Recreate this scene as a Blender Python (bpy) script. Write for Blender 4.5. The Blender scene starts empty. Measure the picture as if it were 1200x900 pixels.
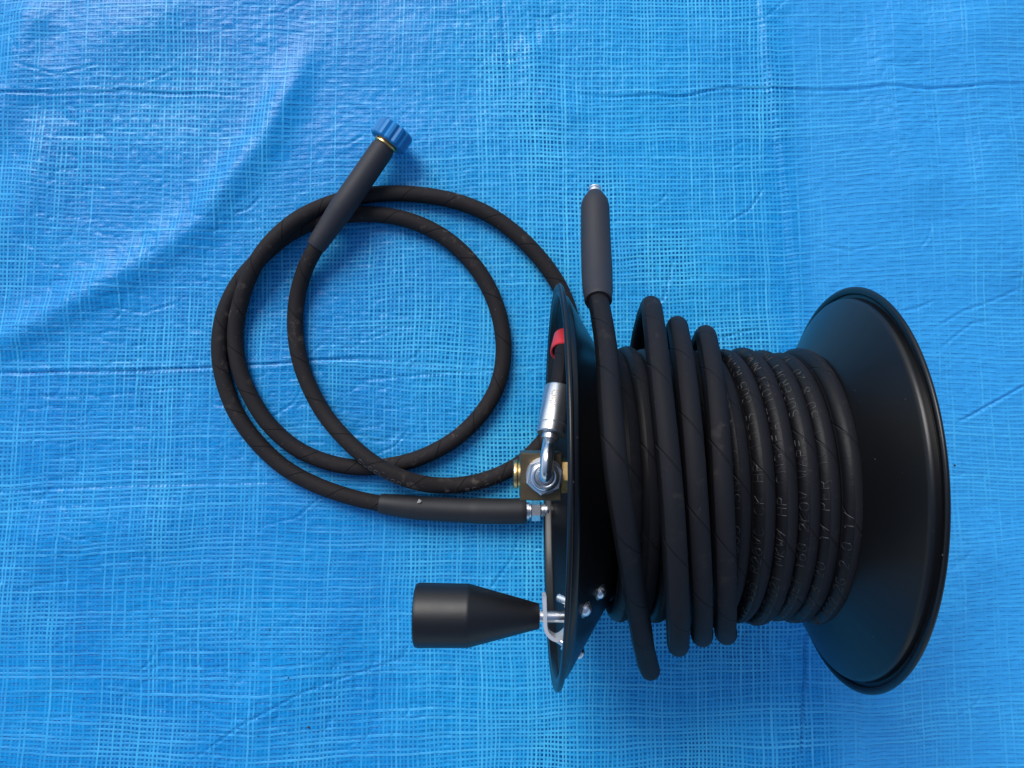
import bpy, math, random
import numpy as np
from mathutils import Matrix, Vector

random.seed(7)
rng = np.random.default_rng(11)
scene = bpy.context.scene
col = scene.collection
R_ = math.radians

# ------------------------------------------------------------------ camera
FPX, RX, RY, CAMH = 975.1, 0.0203, -0.0004, 0.8644
cam_data = bpy.data.cameras.new('camera')
cam = bpy.data.objects.new('camera', cam_data)
col.objects.link(cam)
cam_data.sensor_fit = 'HORIZONTAL'
cam_data.sensor_width = 36.0
cam_data.lens = 36.0 * FPX / 1200.0
cam_data.clip_start = 0.02
cam_data.clip_end = 100.0
cam.matrix_world = Matrix.Translation((0, 0, CAMH)) @ Matrix.Rotation(RX, 4, 'X') @ Matrix.Rotation(RY, 4, 'Y')
scene.camera = cam

# ------------------------------------------------------------------ light
SUN_ELEV, SUN_AZ = R_(44), R_(-28)        # azimuth from +Y, negative = towards -X
world = bpy.data.worlds.new('World')
scene.world = world
world.use_nodes = True
wn = world.node_tree
bg = wn.nodes['Background']
sky = wn.nodes.new('ShaderNodeTexSky')
sky.sky_type = 'NISHITA'
sky.sun_disc = False
sky.sun_elevation = SUN_ELEV
sky.sun_rotation = SUN_AZ
sky.air_density = 1.0
sky.dust_density = 1.0
sky.ozone_density = 1.0
wn.links.new(sky.outputs[0], bg.inputs[0])
bg.inputs[1].default_value = 0.10
sun_data = bpy.data.lights.new('sun', 'SUN')
sun_data.energy = 1.5
sun_data.angle = R_(32)
sun_data.color = (1.0, 0.97, 0.93)
sun = bpy.data.objects.new('sun', sun_data)
col.objects.link(sun)
sd = Vector((math.sin(SUN_AZ) * math.cos(SUN_ELEV), math.cos(SUN_AZ) * math.cos(SUN_ELEV), math.sin(SUN_ELEV)))
sun.rotation_euler = sd.to_track_quat('Z', 'Y').to_euler()
sun.location = sd * 3
scene.view_settings.view_transform = 'Standard'
scene.view_settings.look = 'None'
scene.view_settings.gamma = 1.0
scene.view_settings.use_curve_mapping = False
scene.view_settings.exposure = 0.60
scene.render.engine = 'CYCLES'


# ------------------------------------------------------------------ node helpers
class NT:
    def __init__(self, name):
        self.m = bpy.data.materials.new(name)
        self.m.use_nodes = True
        self.t = self.m.node_tree
        self.b = self.t.nodes['Principled BSDF']

    def n(self, kind, **kw):
        nd = self.t.nodes.new(kind)
        for k, v in kw.items():
            setattr(nd, k, v)
        return nd

    def put(self, sock, v):
        if isinstance(v, bpy.types.NodeSocket):
            self.t.links.new(v, sock)
        else:
            sock.default_value = v

    def math(self, op, a, b=0.0, c=0.0, clamp=False):
        nd = self.n('ShaderNodeMath', operation=op, use_clamp=clamp)
        for i, v in enumerate((a, b, c)):
            self.put(nd.inputs[i], v)
        return nd.outputs[0]

    def step(self, x, lo, hi, t0=0.0, t1=1.0):
        nd = self.n('ShaderNodeMapRange', interpolation_type='SMOOTHSTEP')
        for i, v in enumerate((x, lo, hi, t0, t1)):
            self.put(nd.inputs[i], v)
        return nd.outputs[0]

    def noise(self, vec, scale, detail=2.0, rough=0.5):
        nd = self.n('ShaderNodeTexNoise')
        self.put(nd.inputs['Vector'], vec)
        nd.inputs['Scale'].default_value = scale
        nd.inputs['Detail'].default_value = detail
        nd.inputs['Roughness'].default_value = rough
        return nd.outputs[0]

    def scalev(self, vec, s):
        nd = self.n('ShaderNodeVectorMath', operation='MULTIPLY')
        self.put(nd.inputs[0], vec)
        nd.inputs[1].default_value = s
        return nd.outputs[0]

    def mix(self, f, a, b):
        nd = self.n('ShaderNodeMix', data_type='RGBA')
        self.put(nd.inputs[0], f)
        self.put(nd.inputs[6], a)
        self.put(nd.inputs[7], b)
        return nd.outputs[2]

    def bump(self, h, strength, dist, normal=None):
        nd = self.n('ShaderNodeBump')
        nd.inputs['Strength'].default_value = strength
        nd.inputs['Distance'].default_value = dist
        self.put(nd.inputs['Height'], h)
        if normal is not None:
            self.put(nd.inputs['Normal'], normal)
        return nd.outputs[0]

    def set(self, **kw):
        names = {'base': 'Base Color', 'rough': 'Roughness', 'metal': 'Metallic', 'normal': 'Normal', 'spec': 'Specular IOR Level', 'coat': 'Coat Weight', 'coat_rough': 'Coat Roughness', 'sheen': 'Sheen Weight'}
        for k, v in kw.items():
            self.put(self.b.inputs[names[k]], v)
        return self.m


def rgb(r, g, b):
    return (r, g, b, 1.0)


# ------------------------------------------------------------------ materials
def mat_tarp():
    T = NT('tarpaulin_weave')
    uv = T.n('ShaderNodeUVMap', uv_map='weave').outputs[0]
    sep = T.n('ShaderNodeSeparateXYZ')
    T.put(sep.inputs[0], uv)
    # wobble the threads slightly
    wob = T.n('ShaderNodeTexNoise', noise_dimensions='3D')
    T.put(wob.inputs['Vector'], uv)
    wob.inputs['Scale'].default_value = 26.0
    wob.inputs['Detail'].default_value = 2.0
    wsep = T.n('ShaderNodeSeparateColor')
    T.put(wsep.inputs[0], wob.outputs['Color'])
    wx = T.math('MULTIPLY', T.math('SUBTRACT', wsep.outputs[0], 0.5), 0.0032)
    wy = T.math('MULTIPLY', T.math('SUBTRACT', wsep.outputs[1], 0.5), 0.0036)
    x = T.math('ADD', sep.outputs[0], wx)
    y = T.math('ADD', sep.outputs[1], wy)

    def threads(s, other, pitch, seed):
        g = T.math('DIVIDE', s, pitch)
        cell = T.math('FLOOR', g)
        fr = T.math('SUBTRACT', T.math('FRACT', g), 0.5)
        wnz = T.n('ShaderNodeTexWhiteNoise', noise_dimensions='2D')
        cv = T.n('ShaderNodeCombineXYZ')
        T.put(cv.inputs[0], cell)
        cv.inputs[1].default_value = seed
        T.put(wnz.inputs['Vector'], cv.outputs[0])
        sc = T.n('ShaderNodeSeparateColor')
        T.put(sc.inputs[0], wnz.outputs['Color'])
        off = T.math('MULTIPLY', T.math('SUBTRACT', sc.outputs[0], 0.5), 0.20)
        half = T.math('MULTIPLY_ADD', sc.outputs[1], 0.08, 0.18)
        rel = T.math('SUBTRACT', fr, off)
        d = T.math('SUBTRACT', T.math('ABSOLUTE', rel), half)
        line = T.step(d, 0.07, -0.05)
        # thin dark line beside the thread, its shade painted into the colour
        slit = T.step(T.math('ABSOLUTE', T.math('ADD', T.math('ADD', rel, half), 0.10)), 0.11, 0.03)
        cv2 = T.n('ShaderNodeCombineXYZ')
        T.put(cv2.inputs[0], T.math('MULTIPLY', cell, 3.7))
        T.put(cv2.inputs[1], T.math('MULTIPLY', other, 16.0))
        cv2.inputs[2].default_value = seed
        drift = T.noise(cv2.outputs[0], 1.0, 1.0)
        st = T.math('ADD', T.math('MULTIPLY_ADD', sc.outputs[2], 0.45, 0.36), T.math('MULTIPLY', T.math('SUBTRACT', drift, 0.48), 1.0), clamp=True)
        return line, st, slit

    lv, sv, slv = threads(x, y, 0.0042, 3.1)
    lh, sh, slh = threads(y, x, 0.0045, 9.7)
    att = T.n('ShaderNodeAttribute', attribute_name='mesh_light_zone').outputs['Fac']
    wz = T.n('ShaderNodeAttribute', attribute_name='warp_zone').outputs['Fac']
    # patches where the film hugs the scrim (clear mesh) and patches where it bridges it
    hug = T.step(T.noise(T.scalev(uv, (1.0, 0.8, 1.0)), 6.5, 2.0, 0.55), 0.44, 0.66)
    hug = T.math('ADD', T.math('MULTIPLY', hug, 0.55), T.math('MULTIPLY', att, 0.50), clamp=True)
    V = T.math('MULTIPLY', lv, T.math('MULTIPLY', T.math('POWER', sv, T.math('ADD', T.math('MULTIPLY_ADD', hug, -1.5, 2.2), T.math('MULTIPLY_ADD', wz, -1.9, 1.9))), T.math('MULTIPLY_ADD', wz, 0.5, 0.5)))
    Hh = T.math('MULTIPLY', lh, T.math('MULTIPLY', T.math('POWER', sh, T.math('MULTIPLY_ADD', hug, -1.2, 2.0)), T.math('MULTIPLY_ADD', wz, 0.45, 0.55)))
    line = T.math('MAXIMUM', V, T.math('MULTIPLY', Hh, 0.9))
    brk = T.noise(T.scalev(uv, (1.0, 2.2, 1.0)), 110.0, 2.0, 0.6)
    gap = T.math('MULTIPLY', T.math('SUBTRACT', 1.0, T.math('MULTIPLY', lv, wz)), T.math('SUBTRACT', 1.0, lh))
    gap = T.math('MULTIPLY', gap, T.math('MULTIPLY', T.step(brk, 0.30, 0.52), T.math('MULTIPLY', T.math('MULTIPLY_ADD', hug, 0.85, 0.15), T.math('MULTIPLY_ADD', wz, 0.8, 0.2))))
    dash = T.math('MULTIPLY', T.math('MULTIPLY', slh, T.math('SUBTRACT', 1.0, V)), T.step(T.noise(T.scalev(uv, (1.5, 3.2, 1.0)), 70.0, 2.0, 0.65), T.math('MULTIPLY_ADD', wz, 0.02, 0.40), 0.56))
    dash = T.math('MULTIPLY', dash, T.math('MULTIPLY', T.math('MULTIPLY_ADD', hug, -0.55, 1.0), T.math('MULTIPLY_ADD', wz, 0.42, 0.58)))
    dark = T.math('MAXIMUM', T.math('MULTIPLY', gap, 0.88), T.math('MULTIPLY', dash, 0.80))
    tint = T.noise(uv, 11.0, 2.0, 0.55)
    tint = T.math('ADD', T.math('MULTIPLY', tint, 0.7), T.math('MULTIPLY', att, 0.35), clamp=True)  # mid-sheet lighter, sides deeper: fall-off of light put into the film colour
    film = T.mix(tint, rgb(0.001, 0.180, 0.560), rgb(0.005, 0.410, 0.840))
    film = T.mix(T.math('MULTIPLY_ADD', wz, -0.95, 0.95), film, rgb(0.055, 0.410, 0.860))
    c = T.mix(dark, film, rgb(0.001, 0.052, 0.270))
    c = T.mix(T.math('MULTIPLY', line, 0.85), c, T.mix(hug, rgb(0.075, 0.510, 0.920), rgb(0.120, 0.680, 0.970)))
    h = T.math('SUBTRACT', line, dark)
    h = T.math('ADD', h, T.math('MULTIPLY', brk, 1.3))
    nrm = T.bump(h, 0.60, 0.0006)
    return T.set(base=c, rough=T.math('MULTIPLY_ADD', brk, 0.22, 0.20), normal=nrm, spec=T.math('MULTIPLY_ADD', dark, -0.26, 0.31))


def mat_rubber(name, base, seam_pitch, dust, tape=False, tape_u=0.88):
    T = NT(name)
    uv = T.n('ShaderNodeUVMap', uv_map='hose').outputs[0]
    sep = T.n('ShaderNodeSeparateXYZ')
    T.put(sep.inputs[0], uv)
    u, v = sep.outputs[0], sep.outputs[1]
    obj = T.n('ShaderNodeTexCoord').outputs['Object']
    g = T.math('FRACT', T.math('ADD', T.math('DIVIDE', v, seam_pitch), u))
    d = T.math('ABSOLUTE', T.math('SUBTRACT', g, 0.5))
    seam = T.step(d, 0.024, 0.007)
    grain = T.noise(obj, 900.0, 2.0)
    cloud = T.noise(obj, 22.0, 4.0, 0.6)
    scuff = T.step(T.noise(obj, 75.0, 5.0, 0.7), 0.53, 0.72)
    scuff = T.math('MULTIPLY', scuff, T.step(cloud, 0.45, 0.65))
    speck = T.step(T.noise(obj, 420.0, 1.0), 0.735, 0.78)
    b = T.mix(cloud, rgb(*[k * 0.72 for k in base]), rgb(*[k * 1.25 for k in base]))
    b = T.mix(T.math('MULTIPLY', scuff, dust), b, rgb(0.115, 0.090, 0.070))
    b = T.mix(T.math('MULTIPLY', speck, dust * 0.9), b, rgb(0.10, 0.09, 0.08))
    b = T.mix(T.math('MULTIPLY', seam, 0.85), b, rgb(0.003, 0.003, 0.004))
    h = T.math('ADD', T.math('MULTIPLY', grain, 0.10), T.math('MULTIPLY', seam, -1.0))
    rough = T.math('MULTIPLY_ADD', cloud, 0.16, 0.66)
    if tape:
        dt = T.math('ABSOLUTE', T.math('SUBTRACT', T.math('FRACT', T.math('ADD', u, 0.5 - tape_u)), 0.5))
        tp = T.step(dt, 0.098, 0.090)
        crk = T.noise(obj, 260.0, 3.0, 0.6)
        h = T.math('ADD', h, T.math('MULTIPLY', tp, T.math('MULTIPLY_ADD', crk, 0.45, -0.8)))
        b = T.mix(T.math('MULTIPLY', tp, 0.9), b, rgb(0.0035, 0.0035, 0.0045))
        rough = T.math('SUBTRACT', rough, T.math('MULTIPLY', tp, 0.24))
    return T.set(base=b, rough=rough, normal=T.bump(h, 0.6, 0.0007), spec=0.24)


def mat_plain(name, base, rough, metal=0.0, grain=0.0, gscale=600.0, var=0.15, coat=0.0, streak=None):
    T = NT(name)
    obj = T.n('ShaderNodeTexCoord').outputs['Object']
    n1 = T.noise(obj, 40.0, 4.0, 0.6)
    b = T.mix(n1, rgb(*[k * (1 - var) for k in base]), rgb(*[min(1, k * (1 + var)) for k in base]))
    v = T.scalev(obj, streak) if streak else obj
    g = T.noise(v, gscale, 2.0)
    rr = T.math('MULTIPLY_ADD', n1, 0.16, rough - 0.08)
    kw = dict(base=b, rough=rr, metal=metal, coat=coat)
    if grain:
        kw['normal'] = T.bump(g, grain, 0.0004)
    return T.set(**kw)


def mat_paint():
    T = NT('satin_black_paint')
    obj = T.n('ShaderNodeTexCoord').outputs['Object']
    peel = T.noise(obj, 700.0, 2.0)
    speck = T.step(T.noise(obj, 330.0, 1.0), 0.795, 0.81)
    cloud = T.noise(obj, 14.0, 3.0)
    b = T.mix(T.math('MULTIPLY', speck, 0.8), rgb(0.0030, 0.0030, 0.0036), rgb(0.12, 0.11, 0.10))
    return T.set(base=b, rough=T.math('MULTIPLY_ADD', cloud, 0.07, 0.30), normal=T.bump(peel, 0.08, 0.0003), spec=0.42)


M_TARP = mat_tarp()
M_WOUND = mat_rubber('ribbed_black_rubber', (0.0090, 0.0090, 0.0125), 0.059, 0.25, tape=True)
M_LEAD = mat_rubber('worn_black_rubber', (0.0185, 0.0150, 0.0152), 0.046, 1.0)
M_BOOT = mat_plain('grey_rubber_sleeve', (0.0235, 0.023, 0.0295), 0.62, grain=0.15)
M_BOOT2 = mat_plain('dark_rubber_sleeve', (0.0150, 0.0155, 0.0185), 0.60, grain=0.15)
M_PAINT = mat_paint()
M_KNOB = mat_plain('black_plastic', (0.0035, 0.0035, 0.0045), 0.44, grain=0.08)
M_STEEL = mat_plain('zinc_steel', (0.72, 0.73, 0.75), 0.32, metal=1.0, grain=0.05, streak=(1, 1, 0.2))
M_CHROME = mat_plain('bright_steel', (0.80, 0.80, 0.80), 0.24, metal=1.0)
M_SATIN = mat_plain('satin_steel', (0.90, 0.90, 0.90), 0.35, metal=0.55)
M_BRASS = mat_plain('brass', (0.72, 0.50, 0.22), 0.28, metal=1.0, grain=0.06)
M_NICKEL = mat_plain('dull_bronze', (0.21, 0.155, 0.09), 0.42, metal=1.0, grain=0.08)
M_RED = mat_plain('red_plastic', (0.62, 0.035, 0.045), 0.38, grain=0.05)
M_BLUE = mat_plain('blue_plastic', (0.002, 0.195, 0.50), 0.50, grain=0.05)
M_CHIP = mat_plain('torn_pale_rubber', (0.42, 0.40, 0.38), 0.7)
M_SOIL = mat_plain('dry_soil', (0.05, 0.035, 0.03), 0.9)
M_LETTER = mat_plain('embossed_rubber', (0.008, 0.008, 0.010), 0.46)
M_INK = mat_plain('pale_embossing', (0.12, 0.115, 0.115), 0.6)


# ------------------------------------------------------------------ mesh helpers
def link(name, me, mat, parent=None):
    o = bpy.data.objects.new(name, me)
    col.objects.link(o)
    if mat is not None:
        me.materials.append(mat)
    if parent is not None:
        o.parent = parent
    return o


def mesh(name, V, F, smooth=True, uvs=None, uvname='hose', sharp_deg=None):
    me = bpy.data.meshes.new(name)
    me.from_pydata([tuple(v) for v in V], [], [tuple(f) for f in F])
    if uvs is not None:
        lay = me.uv_layers.new(name=uvname)
        lay.data.foreach_set('uv', np.asarray(uvs, dtype=np.float32).ravel())
    me.update()
    if smooth:
        me.polygons.foreach_set('use_smooth', [True] * len(me.polygons))
        if sharp_deg:
            me.set_sharp_from_angle(angle=R_(sharp_deg))
    return me


def tag(o, label, cat=None, kind=None, group=None):
    o['label'] = label
    if cat:
        o['category'] = cat
    if kind:
        o['kind'] = kind
    if group:
        o['group'] = group
    return o


def catmull(P, step):
    """Centripetal-free Catmull-Rom through points, resampled evenly by length."""
    P = np.asarray(P, float)
    Q = np.vstack([2 * P[0] - P[1], P, 2 * P[-1] - P[-2]])
    out = []
    for i in range(1, len(Q) - 2):
        p0, p1, p2, p3 = Q[i - 1], Q[i], Q[i + 1], Q[i + 2]
        t = np.linspace(0, 1, 24, endpoint=False)[:, None]
        out.append(0.5 * ((2 * p1) + (-p0 + p2) * t + (2 * p0 - 5 * p1 + 4 * p2 - p3) * t ** 2 + (-p0 + 3 * p1 - 3 * p2 + p3) * t ** 3))
    C = np.vstack(out + [P[-1:]])
    L = np.concatenate([[0], np.cumsum(np.linalg.norm(np.diff(C, axis=0), axis=1))])
    n = max(2, int(L[-1] / step))
    s = np.linspace(0, L[-1], n + 1)
    return np.stack([np.interp(s, L, C[:, k]) for k in range(C.shape[1])], 1)


def frames(C, ref):
    """tangent, normal (as near to ref as possible), binormal for each point"""
    T = np.gradient(C, axis=0)
    T /= np.linalg.norm(T, axis=1)[:, None]
    N = ref - T * (ref * T).sum(1)[:, None]
    N /= np.linalg.norm(N, axis=1)[:, None]
    B = np.cross(T, N)
    L = np.concatenate([[0], np.cumsum(np.linalg.norm(np.diff(C, axis=0), axis=1))])
    return T, N, B, L


def tube(C, ref, rad, seg=16, caps=True, twist=None):
    """swept round tube; rad may be scalar or array; returns V, F, loop uvs (u = turn, v = metres)"""
    C = np.asarray(C, float)
    ref = np.asarray(ref, float)
    if ref.ndim == 1:
        ref = np.tile(ref, (len(C), 1))
    T, N, B, L = frames(C, ref)
    rad = np.broadcast_to(np.asarray(rad, float), (len(C),))
    a = np.linspace(0, 2 * np.pi, seg, endpoint=False)
    V = (C[:, None] + rad[:, None, None] * (N[:, None] * np.cos(a)[None, :, None] + B[:, None] * np.sin(a)[None, :, None])).reshape(-1, 3)
    F, U = [], []
    for i in range(len(C) - 1):
        for j in range(seg):
            k = (j + 1) % seg
            F.append((i * seg + j, i * seg + k, (i + 1) * seg + k, (i + 1) * seg + j))
            u0, u1 = j / seg, (j + 1) / seg
            t0, t1 = (twist[i], twist[i + 1]) if twist is not None else (0.0, 0.0)
            U += [(u0 + t0, L[i]), (u1 + t0, L[i]), (u1 + t1, L[i + 1]), (u0 + t1, L[i + 1])]
    if caps:
        F.append(tuple(range(seg))[::-1])
        F.append(tuple((len(C) - 1) * seg + j for j in range(seg)))
        U += [(0, 0)] * (2 * seg)
    return V, F, U


def lathe(prof, seg=64, axis='X', closed=False, origin=(0, 0, 0), direction=None):
    """prof: list of (along, radius); revolve about an axis through origin"""
    d = Vector(direction).normalized() if direction is not None else Vector({'X': (1, 0, 0), 'Y': (0, 1, 0), 'Z': (0, 0, 1)}[axis])
    n = d.orthogonal().normalized()
    b = d.cross(n)
    d, n, b, o = (np.array(k) for k in (d, n, b, origin))
    V, F = [], []
    for (s, r) in prof:
        for j in range(seg):
            a = 2 * math.pi * j / seg
            V.append(o + d * s + (n * math.cos(a) + b * math.sin(a)) * r)
    m = len(prof)
    for i in range(m if closed else m - 1):
        i2 = (i + 1) % m
        for j in range(seg):
            k = (j + 1) % seg
            F.append((i * seg + j, i * seg + k, i2 * seg + k, i2 * seg + j))
    if not closed:
        F.append(tuple(range(seg))[::-1])
        F.append(tuple((m - 1) * seg + j for j in range(seg)))
    return V, F


def prism(outline, z0, z1, chamfer=0.0):
    """outline in local (a,b); extruded z0..z1 with a small chamfer at both ends"""
    n = len(outline)
    cx = sum(p[0] for p in outline) / n
    cy = sum(p[1] for p in outline) / n
    levels = [(z0, True), (z0 + chamfer, False), (z1 - chamfer, False), (z1, True)] if chamfer else [(z0, False), (z1, False)]
    V, F = [], []
    for z, shrink in levels:
        for (a, b) in outline:
            if shrink:
                l = math.hypot(a - cx, b - cy)
                k = (l - chamfer) / l
                a, b = cx + (a - cx) * k, cy + (b - cy) * k
            V.append((a, b, z))
    for i in range(len(levels) - 1):
        for j in range(n):
            k = (j + 1) % n
            F.append((i * n + j, i * n + k, (i + 1) * n + k, (i + 1) * n + j))
    F.append(tuple(range(n))[::-1])
    F.append(tuple((len(levels) - 1) * n + j for j in range(n)))
    return V, F


def place(V, origin, zdir, xhint=(1, 0, 0)):
    z = Vector(zdir).normalized()
    x = Vector(xhint)
    x = (x - z * x.dot(z)).normalized()
    y = z.cross(x)
    return [Vector(origin) + x * v[0] + y * v[1] + z * v[2] for v in V]


def hexagon(af, rot=0.0):
    r = af / 2 / math.cos(math.pi / 6)
    return [(r * math.cos(rot + k * math.pi / 3), r * math.sin(rot + k * math.pi / 3)) for k in range(6)]


# stroke lettering: polylines on a 4 x 6 grid
FONT = {
    'A': [[(0, 0), (2, 6), (4, 0)], [(0.8, 2.2), (3.2, 2.2)]], 'B': [[(0, 0), (0, 6), (3, 6), (3.8, 5), (3, 3.2), (0, 3.2)], [(3, 3.2), (4, 1.8), (3, 0), (0, 0)]],
    'C': [[(4, 5), (3, 6), (1, 6), (0, 4.6), (0, 1.4), (1, 0), (3, 0), (4, 1)]], 'D': [[(0, 0), (0, 6), (2.4, 6), (4, 4.4), (4, 1.6), (2.4, 0), (0, 0)]],
    'E': [[(4, 0), (0, 0), (0, 6), (4, 6)], [(0, 3.1), (3, 3.1)]], 'F': [[(0, 0), (0, 6), (4, 6)], [(0, 3.1), (3, 3.1)]],
    'G': [[(4, 5), (3, 6), (1, 6), (0, 4.6), (0, 1.4), (1, 0), (3, 0), (4, 1.2), (4, 2.8), (2.4, 2.8)]], 'H': [[(0, 0), (0, 6)], [(4, 0), (4, 6)], [(0, 3), (4, 3)]],
    'I': [[(2, 0), (2, 6)]], 'J': [[(3.4, 6), (3.4, 1.2), (2.4, 0), (1.2, 0), (0.4, 1.2)]], 'K': [[(0, 0), (0, 6)], [(4, 6), (0, 2.6), (4, 0)]],
    'L': [[(0, 6), (0, 0), (4, 0)]], 'M': [[(0, 0), (0, 6), (2, 2.4), (4, 6), (4, 0)]], 'N': [[(0, 0), (0, 6), (4, 0), (4, 6)]],
    'O': [[(1, 0), (0, 1.4), (0, 4.6), (1, 6), (3, 6), (4, 4.6), (4, 1.4), (3, 0), (1, 0)]], 'P': [[(0, 0), (0, 6), (3, 6), (4, 4.6), (3, 3), (0, 3)]],
    'R': [[(0, 0), (0, 6), (3, 6), (4, 4.6), (3, 3), (0, 3)], [(2, 3), (4, 0)]], 'S': [[(4, 5), (3, 6), (1, 6), (0, 4.8), (1, 3.3), (3, 2.8), (4, 1.4), (3, 0), (1, 0), (0, 1)]],
    'T': [[(2, 0), (2, 6)], [(0, 6), (4, 6)]], 'U': [[(0, 6), (0, 1.4), (1, 0), (3, 0), (4, 1.4), (4, 6)]], 'V': [[(0, 6), (2, 0), (4, 6)]],
    'W': [[(0, 6), (1, 0), (2, 4), (3, 0), (4, 6)]], '/': [[(0.6, 0), (3.4, 6)]], '.': [[(1.8, 0), (2.2, 0.5)]], '"': [[(1.2, 6), (1.2, 4.4)], [(2.8, 6), (2.8, 4.4)]],
    '0': [[(1, 0), (0, 1.4), (0, 4.6), (1, 6), (3, 6), (4, 4.6), (4, 1.4), (3, 0), (1, 0)]], '1': [[(0.8, 4.8), (2.2, 6), (2.2, 0)]],
    '2': [[(0, 4.8), (1, 6), (3, 6), (4, 4.7), (3.6, 3.4), (0, 0), (4, 0)]], '3': [[(0, 5), (1, 6), (3, 6), (4, 4.7), (2.6, 3.2), (4, 1.6), (3, 0), (1, 0), (0, 1)]],
    '4': [[(3, 0), (3, 6), (0, 2), (4, 2)]], '5': [[(4, 6), (0.6, 6), (0.2, 3.4), (2.6, 3.7), (4, 2.2), (3, 0), (1, 0), (0, 1)]],
    '6': [[(3.6, 5.4), (2.6, 6), (1, 5.6), (0, 3), (0.6, 0.4), (2, 0), (3.6, 0.6), (4, 2), (3, 3.4), (1, 3.3), (0.2, 2)]],
    '8': [[(2, 3.2), (0.4, 4.4), (1, 6), (3, 6), (3.6, 4.4), (2, 3.2), (0, 1.6), (1, 0), (3, 0), (4, 1.6), (2, 3.2)]],
    '9': [[(4, 4), (3, 2.7), (1, 2.7), (0, 4.4), (1, 6), (3, 6), (4, 4.4), (3.6, 1.4), (2, 0)]],
}


def emboss(text, C, N, B, L, rad, s0, u0, height, advance, ridge, flip=1.0):
    """letters as raised ridges wrapped on the hose surface; reading direction follows the hose"""
    V, F = [], []
    sx = advance * 0.66 / 4.0
    sy = height / 6.0

    def surf(s, w, lift):
        c = [np.interp(s, L, C[:, k]) for k in range(3)]
        n = np.array([np.interp(s, L, N[:, k]) for k in range(3)])
        b = np.array([np.interp(s, L, B[:, k]) for k in range(3)])
        a = u0 * 2 * math.pi + w / rad
        return np.array(c) + (n * math.cos(a) + b * math.sin(a)) * (rad + lift)

    s = s0
    for ch in text:
        for pl in FONT.get(ch, []):
            pts = []
            for (a, b2), (c2, d2) in zip(pl[:-1], pl[1:]):
                k = max(1, int(math.hypot(c2 - a, d2 - b2) / 1.6))
                for q in range(k):
                    pts.append((a + (c2 - a) * q / k, b2 + (d2 - b2) * q / k))
            pts.append(pl[-1])
            P = [(s + flip * p[0] * sx, -flip * (p[1] - 3) * sy) for p in pts]
            base = len(V)
            for i, p in enumerate(P):
                p0 = P[max(0, i - 1)]
                p1 = P[min(len(P) - 1, i + 1)]
                dx, dy = p1[0] - p0[0], p1[1] - p0[1]
                l = math.hypot(dx, dy) or 1.0
                nx, ny = -dy / l * ridge, dx / l * ridge
                V.append(surf(p[0] + nx, p[1] + ny, -0.0001))
                V.append(surf(p[0], p[1], ridge * 0.95))
                V.append(surf(p[0] - nx, p[1] - ny, -0.0001))
            for i in range(len(P) - 1):
                a = base + 3 * i
                F.append((a, a + 1, a + 4, a + 3))
                F.append((a + 1, a + 2, a + 5, a + 4))
        s += flip * advance
    return V, F


# ------------------------------------------------------------------ tarpaulin
def vnoise(x, y, seed):
    xi, yi = np.floor(x).astype(np.int64), np.floor(y).astype(np.int64)
    fx, fy = x - xi, y - yi
    fx = fx * fx * fx * (fx * (fx * 6 - 15) + 10)
    fy = fy * fy * fy * (fy * (fy * 6 - 15) + 10)

    def hsh(i, j):
        k = (i * 374761393 + j * 668265263 + seed * 2246822519) & 0xFFFFFFFF
        k = ((k ^ (k >> 13)) * 1274126177) & 0xFFFFFFFF
        return ((k ^ (k >> 16)) & 0xFFFFFF) / float(0xFFFFFF)
    a, b, c, d = hsh(xi, yi), hsh(xi + 1, yi), hsh(xi, yi + 1), hsh(xi + 1, yi + 1)
    return (a * (1 - fx) + b * fx) * (1 - fy) + (c * (1 - fx) + d * fx) * fy - 0.5


def seg_dist(x, y, pl):
    """distance to a polyline, signed side, and a taper that fades at both ends"""
    best = np.full(x.shape, 9.0)
    side = np.zeros(x.shape)
    tpos = np.zeros(x.shape)
    pl = np.asarray(pl, float)
    tot = np.linalg.norm(np.diff(pl, axis=0), axis=1)
    cum = np.concatenate([[0], np.cumsum(tot)])
    for i in range(len(pl) - 1):
        ax, ay = pl[i]
        dx, dy = pl[i + 1] - pl[i]
        l2 = dx * dx + dy * dy
        t = np.clip(((x - ax) * dx + (y - ay) * dy) / l2, 0, 1)
        ex, ey = x - ax - t * dx, y - ay - t * dy
        d = np.hypot(ex, ey)
        m = d < best
        best = np.where(m, d, best)
        side = np.where(m, np.sign(dx * ey - dy * ex), side)
        tpos = np.where(m, (cum[i] + t * tot[i]) / cum[-1], tpos)
    return best, side, np.clip(np.minimum(tpos, 1 - tpos) * 6, 0, 1)


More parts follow.
